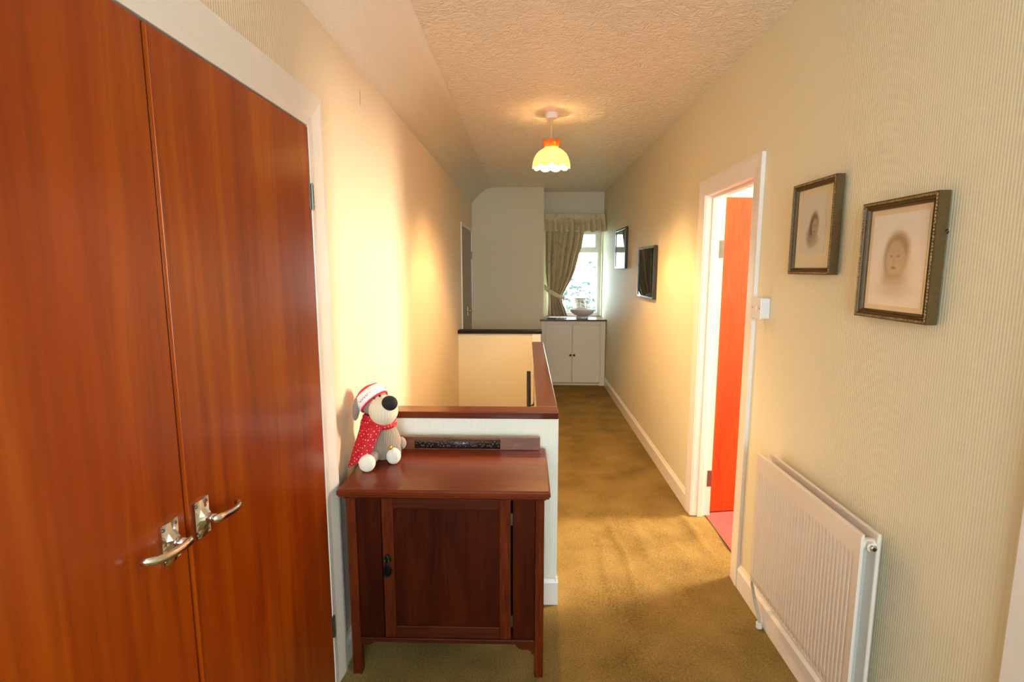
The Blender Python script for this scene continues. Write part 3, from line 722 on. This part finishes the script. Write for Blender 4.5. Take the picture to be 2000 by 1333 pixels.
small = portrait('sepia_photograph_girl', (.74, .72, .62), .13, [
    (-.10, -.22, .22, .28, .5, (.16, .14, .10), .75), (.02, .08, .21, .34, .3, (.15, .11, .06), .9), (-.07, -.02, .14, .26, .4, (.13, .10, .06), .8),
    (.06, .02, .14, .22, .22, (.47, .38, .26), .95), (.05, -.32, .22, .16, .5, (.44, .36, .28), .8),
    (.0, .06, .03, .018, .5, dk, .8), (.11, .06, .028, .018, .5, dk, .8), (.06, -.10, .05, .02, .5, dk, .7), (.06, -.01, .015, .04, .6, (.28, .2, .12), .5)])
m_big = plain('buff_mount_card', (.86, .70, .46), .8, var=.03); m_small = plain('cream_mount_card', (.84, .74, .50), .8, var=.03)
p1 = old_frame('gilt framed sepia portrait of a curly haired child, the larger and nearer of the pair', 1.313, 1.600, 1.362, 1.686, .028, .024, big, m_big, (.016, .016, .014, .016))
bm = bmesh.new(); tube(bm, [(1.005, 1.312, 1.59), (1.006, 1.307, 1.594), (1.007, 1.306, 1.588), (1.006, 1.309, 1.583)], .0014, 8); build('hanging_eye', bm, M['iron'], p1)
p2 = old_frame('small gilt framed sepia portrait of a girl, nearer the bedroom doorway', 1.747, 2.022, 1.480, 1.800, .028, .023, small, m_small, (.042, .030, .050, .026))
def dark_frame(label, y0, y1, z0, z1, th, wdt, art, cat):
    cy, cz = (y0 + y1) / 2, (z0 + z1) / 2; xf = XR - .004 - th
    root = thing('picture_frame', label, cat, (XR, cy, cz))
    build('frame', boxes((xf, XR - .004, y0, y0 + wdt, z0, z1), (xf, XR - .004, y1 - wdt, y1, z0, z1), (xf, XR - .004, y0 + wdt, y1 - wdt, z0, z0 + wdt), (xf, XR - .004, y0 + wdt, y1 - wdt, z1 - wdt, z1)), M['black'], root, bevel=.003)
    build('print', boxes((xf + .010, xf + .013, y0 + wdt, y1 - wdt, z0 + wdt, z1 - wdt)), art, root)
    build('backing', boxes((xf + .014, XR - .003, y0 + .004, y1 - .004, z0 + .004, z1 - .004)), M['black'], root)
    build('glass', boxes((xf + .006, xf + .0075, y0 + wdt, y1 - wdt, z0 + wdt, z1 - wdt)), M['glass2'], root)
t = NT('reflective_picture_glass'); tr = t.n('ShaderNodeBsdfTransparent'); gs = t.n('ShaderNodeBsdfGlossy', {'Roughness': .01})
fr = t.n('ShaderNodeFresnel', {0: 1.6}); mx = t.n('ShaderNodeMixShader', {0: fr.outputs[0], 1: tr.outputs[0], 2: gs.outputs[0]}); t.put(t.out.inputs[0], mx.outputs[0]); M['glass2'] = t.m
t = NT('dark_print_with_glass_reflection'); n1 = t.noise(t.mapv(t.coord(), (1, 1.5, .8)), 11, 4, .6, 1.2)
t.col(t.ramp(n1, [(.35, (.09, .10, .05)), (.55, (.20, .21, .11)), (.75, (.36, .36, .22))])); t.set(Roughness=.5); M['print1'] = t.m  # dark print lightened grey-green, the glass reflection is put into its colour
t = NT('pale_print'); n1 = t.noise(t.coord(), 9, 3); t.col(t.ramp(n1, [(.35, (.10, .14, .12)), (.6, (.34, .42, .38))])); t.set(Roughness=.5); M['print2'] = t.m
dark_frame('thin black framed dark print, the nearer of the two far pictures', 4.14, 4.73, 1.260, 1.681, .026, .016, M['print1'], 'picture')
dark_frame('black framed picture reflecting the daylight, closest to the end window', 5.37, 5.96, 1.503, 1.920, .026, .022, M['print2'], 'picture')

# ------------------------------------------------------------------ handrail inside the stairwell
hr = thing('stair_handrail', 'dark handrail sloping down the stairwell behind the half wall', 'handrail', (.03, 4.2, .66))
bm = bmesh.new()
def hz(y): return .667 + (y - 4.2) * .67
prism(bm, [(4.21, hz(4.21)), (4.21, hz(4.21) - .07), (2.5, hz(2.5) - .075), (2.5, hz(2.5))], 'X', .004, .036)
build('rail', bm, M['black'], hr, bevel=.003)
for y_ in (4.0, 3.2):
    bm = bmesh.new(); tube(bm, [(.022, y_, hz(y_) - .06), (.024, y_, hz(y_) - .09), (.045, y_, hz(y_) - .095), (.060, y_, hz(y_) - .08)], .006, 10)
    tube(bm, [(.0585, y_, hz(y_) - .08), (.0545, y_, hz(y_) - .08)], .02, 16)
    build('bracket', bm, M['iron'], hr)

# ------------------------------------------------------------------ dark oak cabinet
cbn = thing('oak_cabinet', 'small dark oak cabinet with one panelled door standing before the half wall', 'cabinet', (-.287, 1.93, 0))
YF, YK = 1.758, 2.150
bm = bmesh.new(); prof = []
x0, x1, y0, y1 = -.655, .085, 1.708, 2.150
for (ins, z) in ((.010, .712), (.004, .716), (.004, .721), (.0, .724), (.0, .736), (.003, .741), (.006, .743)):
    prof.append([bm.verts.new(p) for p in ((x0 + ins, y0 + ins, z), (x1 - ins, y0 + ins, z), (x1 - ins, y1, z), (x0 + ins, y1, z))])
for a, b in zip(prof, prof[1:]):
    for i in range(4): bm.faces.new((a[i], a[(i + 1) % 4], b[(i + 1) % 4], b[i]))
bm.faces.new(prof[0]); bm.faces.new(prof[-1])
build('cabinet_top', bm, M['cab_top'], cbn)
build('top_moulding', boxes((-.643, .073, 1.742, 1.758, .696, .712), (-.643, -.628, 1.758, 2.13, .696, .712), (.058, .073, 1.758, 2.13, .696, .712)), M['cab_x'], cbn, bevel=.004)
sb = build('splashback', boxes((-.630, .059, 2.125, 2.145, .743, .797)), M['figured'], cbn, bevel=.002)
bm = bmesh.new(); rnd = random.Random(5)
box(bm, -.470, -.108, 2.1225, 2.1255, .748, .788)
for k in range(46):
    cx = -.462 + .346 * k / 45; zz = .768 + .010 * math.sin(k * 1.35)
    ball(bm, (cx, 2.122, zz), (.006, .0028, .0045), (0, rnd.uniform(-1, 1), 0), 10)
    if k % 3 == 0: ball(bm, (cx, 2.122, .768 - .010 * math.sin(k * 1.35)), (.0045, .003, .006), (0, rnd.uniform(-1, 1), 0), 10)
cp = build('carved_panel', bm, M['carved'], sb, smooth=True); cp['label'] = 'nearly black carved strip'
for (xa, xb) in ((-.641, -.607), (.034, .066)):
    for (ya, yb) in ((YF - .003, YF + .030), (YK - .034, YK)):
        build('leg', boxes((xa, xb, ya, yb, 0, .712)), M['cab_light'], cbn, bevel=.003)
build('side_panel', boxes((-.634, -.622, YF + .030, YK - .034, .13, .712)), M['cab'], cbn)
build('side_panel', boxes((.047, .059, YF + .030, YK - .034, .13, .712)), M['cab'], cbn)
build('back_panel', boxes((-.607, .034, YK - .012, YK - .004, .13, .712)), M['cab'], cbn)
build('bottom_board', boxes((-.607, .034, YF + .03, YK - .034, .135, .150)), M['cab'], cbn)
build('front_panel', boxes((-.607, -.520, YF + .006, YF + .018, .150, .712)), M['cab'], cbn, bevel=.002)
build('front_panel', boxes((-.046, .034, YF + .006, YF + .018, .150, .712)), M['cab'], cbn, bevel=.002)
build('bottom_rail', boxes((-.607, .034, YF - .002, YF + .024, .131, .149)), M['cab_x'], cbn, bevel=.003)
bm = bmesh.new(); prism(bm, [(-.607, .131), (-.607, .115), (-.575, .116), (-.560, .124), (-.552, .131)], 'Y', YF + .004, YF + .018); build('corner_bracket', bm, M['cab_x'], cbn)
bm = bmesh.new(); prism(bm, [(.034, .131), (.034, .088), (.024, .090), (.021, .100), (.012, .106), (-.012, .108), (-.026, .113), (-.034, .124), (-.040, .131)], 'Y', YF + .004, YF + .018); build('corner_bracket', bm, M['cab_x'], cbn)
dr = build('cabinet_door', boxes((-.476, -.092, YF + .009, YF + .015, .195, .656)), M['cab'], cbn)
for (xa, xb) in ((-.515, -.474), (-.094, -.053)): build('door_stile', boxes((xa, xb, YF - .002, YF + .018, .152, .697)), M['cab_light'], dr, bevel=.0025)
for (za, zb) in ((.653, .697), (.152, .198)): build('door_rail', boxes((-.474, -.094, YF - .001, YF + .018, za, zb)), M['cab_x'], dr, bevel=.0025)
for (xa, xb) in ((-.475, -.2845), (-.2835, -.093)): build('door_board', boxes((xa, xb, YF + .006, YF + .009, .197, .654)), M['cab'], dr, bevel=.0008)
bm = bmesh.new(); hx, hy = -.497, YF - .002
lathe(bm, [(0, -.004), (.011, -.004), (.013, 0), (0, .002)], (0, 0, 0), 24); bmesh.ops.rotate(bm, verts=bm.verts, cent=(0, 0, 0), matrix=Matrix.Rotation(R(90), 3, 'X'))
for v in bm.verts: v.co = Vector((hx + v.co.x, hy + v.co.y, .462 + v.co.z * 1.25))
ball(bm, (hx, hy - .001, .418), (.015, .003, .022), seg=20)
hd = build('drop_handle', bm, M['iron'], dr, smooth=True); hd['label'] = 'blackened metal drop handle'
bm = bmesh.new(); tube(bm, [(hx - .006, hy - .004, .47), (hx - .007, hy - .010, .462), (hx - .005, hy - .012, .445), (hx - .012, hy - .013, .420), (hx - .009, hy - .013, .404), (hx, hy - .013, .398), (hx + .009, hy - .013, .406), (hx + .010, hy - .013, .422), (hx + .005, hy - .012, .445), (hx + .006, hy - .010, .462), (hx + .005, hy - .004, .470)], .0028, 10)
ball(bm, (hx, hy - .008, .478), (.006, .006, .005), seg=14)
build('drop_ring', bm, M['iron'], hd, smooth=True)
for za in (.595, .200): build('hinge', boxes((-.0525, -.0465, YF + .001, YF + .010, za, za + .045)), M['steel'], dr)

# ------------------------------------------------------------------ plush dog
def plush(name, c1, c2, scale=42, ax=0, ribs=.5):
    t = NT(name); s = t.n('ShaderNodeSeparateXYZ', {0: t.coord()}).outputs
    vec = t.n('ShaderNodeCombineXYZ', {0: t.math('ADD', s[0], t.math('MULTIPLY', s[1], .5)), 1: 0.0, 2: t.math('MULTIPLY', s[2], .10)}).outputs[0]
    wv = t.n('ShaderNodeTexWave', {'Vector': vec, 'Scale': scale, 'Distortion': 1.0, 'Detail': 1}, wave_type='BANDS', bands_direction='X').outputs[1]
    t.col(t.mix(wv, (*c1, 1), (*c2, 1))); t.set(Roughness=.9, Sheen_Weight=.3)
    t.bump(t.math('ADD', wv, t.math('MULTIPLY', t.noise(t.coord(), 300, 2), .4)), ribs, .002); return t.m
M['taupe'] = plush('taupe_corduroy_plush', (.25, .19, .145), (.33, .26, .20))
M['cream'] = plush('cream_ribbed_plush', (.74, .62, .46), (.82, .71, .55))
M['paw'] = plush('off_white_plush', (.80, .74, .64), (.84, .78, .68), ribs=.15)
t = NT('red_cotton_with_white_dots'); vo = t.n('ShaderNodeTexVoronoi', {'Vector': t.coord(), 'Scale': 105, 'Randomness': .25})
t.col(t.mix(t.math('LESS_THAN', vo.outputs['Distance'], .20), (.52, .003, .012, 1), (.92, .80, .78, 1))); t.set(Roughness=.75); t.bump(t.noise(t.coord(), 30, 2), .3, .004); M['scarf'] = t.m
M['redhat'] = plain('red_hat_fabric', (.74, .012, .03), .8)
t = NT('white_hat_band'); n1 = t.noise(t.coord(), 240, 1); t.col(t.mix(t.ramp(n1, [(.70, (0, 0, 0)), (.73, (1, 1, 1))]), (.86, .82, .84, 1), (.35, .30, .40, 1))); t.set(Roughness=.8); M['hatband'] = t.m
M['nose'] = plain('black_plush', (.008, .009, .010), .8)
dg = thing('plush_dog', 'plush dog in red dotted scarf and hat seated on the oak cabinet', 'soft toy', (-.57, 1.97, .743))
bm = bmesh.new()
ball(bm, (-.572, 2.005, .828), (.070, .062, .084), (0, -.12, 0), 36, lambda c: (c.x * (1 - .16 * c.z), c.y * (1 - .16 * c.z), c.z))
tube(bm, [(-.595, 1.985, .785), (-.592, 1.94, .780), (-.596, 1.895, .779)], [.024, .024, .023], 18)
tube(bm, [(-.545, 2.02, .790), (-.520, 1.995, .788), (-.512, 1.972, .786)], [.024, .024, .023], 18)
ball(bm, (-.505, 2.03, .802), (.022, .022, .026), seg=18)
ball(bm, (-.632, 1.99, .85), (.022, .03, .055), (0, .35, 0), 18)
build('body', bm, M['taupe'], dg, smooth=True)
for c, r in (((-.597, 1.878, .7755), (.031, .021, .0325)), ((-.517, 1.958, .775), (.028, .021, .0315))):
    bm = bmesh.new(); ball(bm, c, r, seg=26, fn=lambda q: (q.x, math.copysign(abs(q.y) ** .6, q.y), q.z)); build('paw', bm, M['paw'], dg, smooth=True)
HC = Vector((-.598, 1.995, .985)); HR = .056
bm = bmesh.new(); ball(bm, HC, (.054, .054, .056), seg=34); hdg = build('head', bm, M['taupe'], dg, smooth=True)
bm = bmesh.new(); ball(bm, (-.549, 1.952, .960), (.056, .054, .058), seg=36); build('muzzle', bm, M['cream'], hdg, smooth=True)
bm = bmesh.new(); ball(bm, (-.515, 1.918, .997), (.0305, .025, .0285), (0, .2, 0), 28); build('nose', bm, M['nose'], hdg, smooth=True)
for c in ((-.577, 1.929, 1.0135), (-.556, 1.932, 1.0215)):
    bm = bmesh.new(); ball(bm, c, (.0052, .0045, .0050), seg=14); build('eye', bm, M['black'], hdg, smooth=True)
bm = bmesh.new(); ball(bm, (-.659, 1.965, .962), (.014, .018, .049), (0, .12, 0), 22, lambda c: (c.x, c.y, c.z)); build('ear', bm, M['taupe'], hdg, smooth=True)
bm = bmesh.new(); ball(bm, (-.575, 2.055, .985), (.018, .013, .045), (0, 0, 0), 22); build('ear', bm, M['taupe'], hdg, smooth=True)
# hat: band and crown wrapped over the back of the head
A = Vector((-.68, .28, .68)).normalized(); B1 = A.cross(Vector((0, 1, 0))).normalized(); B2 = A.cross(B1)
def hat_ring(profile):
    bm = bmesh.new(); rings = []
    for (r, d) in profile:
        rings.append([bm.verts.new(HC + A * d + (B1 * math.cos(2 * PI * k / 40) + B2 * math.sin(2 * PI * k / 40)) * r) for k in range(40)])
    for a, b in zip(rings, rings[1:]):
        for k in range(40): bm.faces.new((a[k], a[(k + 1) % 40], b[(k + 1) % 40], b[k]))
    return bm
o = build('hat', hat_ring([(.0610, -.002), (.0632, .004), (.0625, .018), (.0585, .032), (.0545, .041), (.050, .044), (.040, .043)]), M['hatband'], dg, smooth=True, solid=.003); o['label'] = 'white band of the hat with printed dots and script'
build('hat_edge', hat_ring([(.0560, -.006), (.0595, -.006), (.0608, -.003), (.0590, .0)]), M['redhat'], o, smooth=True, solid=.004)
build('hat_crown', hat_ring([(.0545, .041), (.0530, .046), (.044, .050), (.030, .058), (.014, .063), (.001, .064)]), M['redhat'], o, smooth=True, solid=.003)
# looping script on the band
bm = bmesh.new()
tz = [math.atan2((Vector((-.02, -.9, .02))).dot(B2), (Vector((-.02, -.9, .02))).dot(B1))][0]
def onband(f, d):
    a = tz + f; r = .0640 - max(0, d - .012) * .25 + .0008
    return HC + A * d + (B1 * math.cos(a) + B2 * math.sin(a)) * r
pts = []
for k in range(70):
    f = -.40 + .80 * k / 69; pts.append(onband(f, .018 + .0035 * math.sin(k * .95) + .002 * math.sin(k * .4)))
tube(bm, pts, .0008, 5); build('script', bm, M['nose'], o)
# scarf
def loft(L, Rr, n=14):
    bm = bmesh.new(); g = []
    for (l, r_) in zip(L, Rr):
        l, r_ = Vector(l), Vector(r_); row = []
        for i in range(n + 1):
            u = i / n; p = l.lerp(r_, u); p.y -= .022 * math.sin(PI * u) + .003 * math.sin(u * 14); row.append(bm.verts.new(p))
        g.append(row)
    for a, b in zip(g, g[1:]):
        for i in range(n): bm.faces.new((a[i], a[i + 1], b[i + 1], b[i]))
    return bm
bm = bmesh.new()
for (rx, rz, z0) in ((.052, .018, .916), (.056, .016, .903)):
    rings = []
    for k in range(36):
        a = 2 * PI * k / 36; c = Vector((-.578 + rx * math.cos(a), 1.990 + rx * .98 * math.sin(a), z0 - .10 * (rx * math.cos(a)) ))
        rings.append([bm.verts.new(c + Vector((math.cos(a) * .013 * math.cos(2 * PI * j / 10), math.sin(a) * .013 * math.cos(2 * PI * j / 10), rz * math.sin(2 * PI * j / 10)))) for j in range(10)])
    for i in range(36):
        a, b = rings[i], rings[(i + 1) % 36]
        for j in range(10): bm.faces.new((a[j], a[(j + 1) % 10], b[(j + 1) % 10], b[j]))
scf = build('scarf', bm, M['scarf'], dg, smooth=True); scf['label'] = 'red scarf with white dots'
bm = loft([(-.640, 1.955, .925), (-.640, 1.950, .900), (-.645, 1.935, .872), (-.655, 1.925, .840), (-.665, 1.912, .800), (-.670, 1.900, .775), (-.676, 1.885, .752)],
          [(-.548, 1.935, .900), (-.552, 1.930, .888), (-.562, 1.918, .872), (-.568, 1.908, .850), (-.574, 1.900, .830), (-.582, 1.895, .812), (-.590, 1.892, .798)])
tl_ = build('scarf_tail', bm, M['scarf'], scf, smooth=True, solid=.004, sub=1)
bm = bmesh.new(); ball(bm, (-.525, 1.945, .812), (.0075, .003, .009), (0, .5, 0), 16); g_ = build('tag', bm, plain('gold_tag', (.60, .36, .06), .35, .6), dg, smooth=True); g_['label'] = 'small gold tag'

for o in bpy.data.objects:
    if '_w' in o: del o['_w']
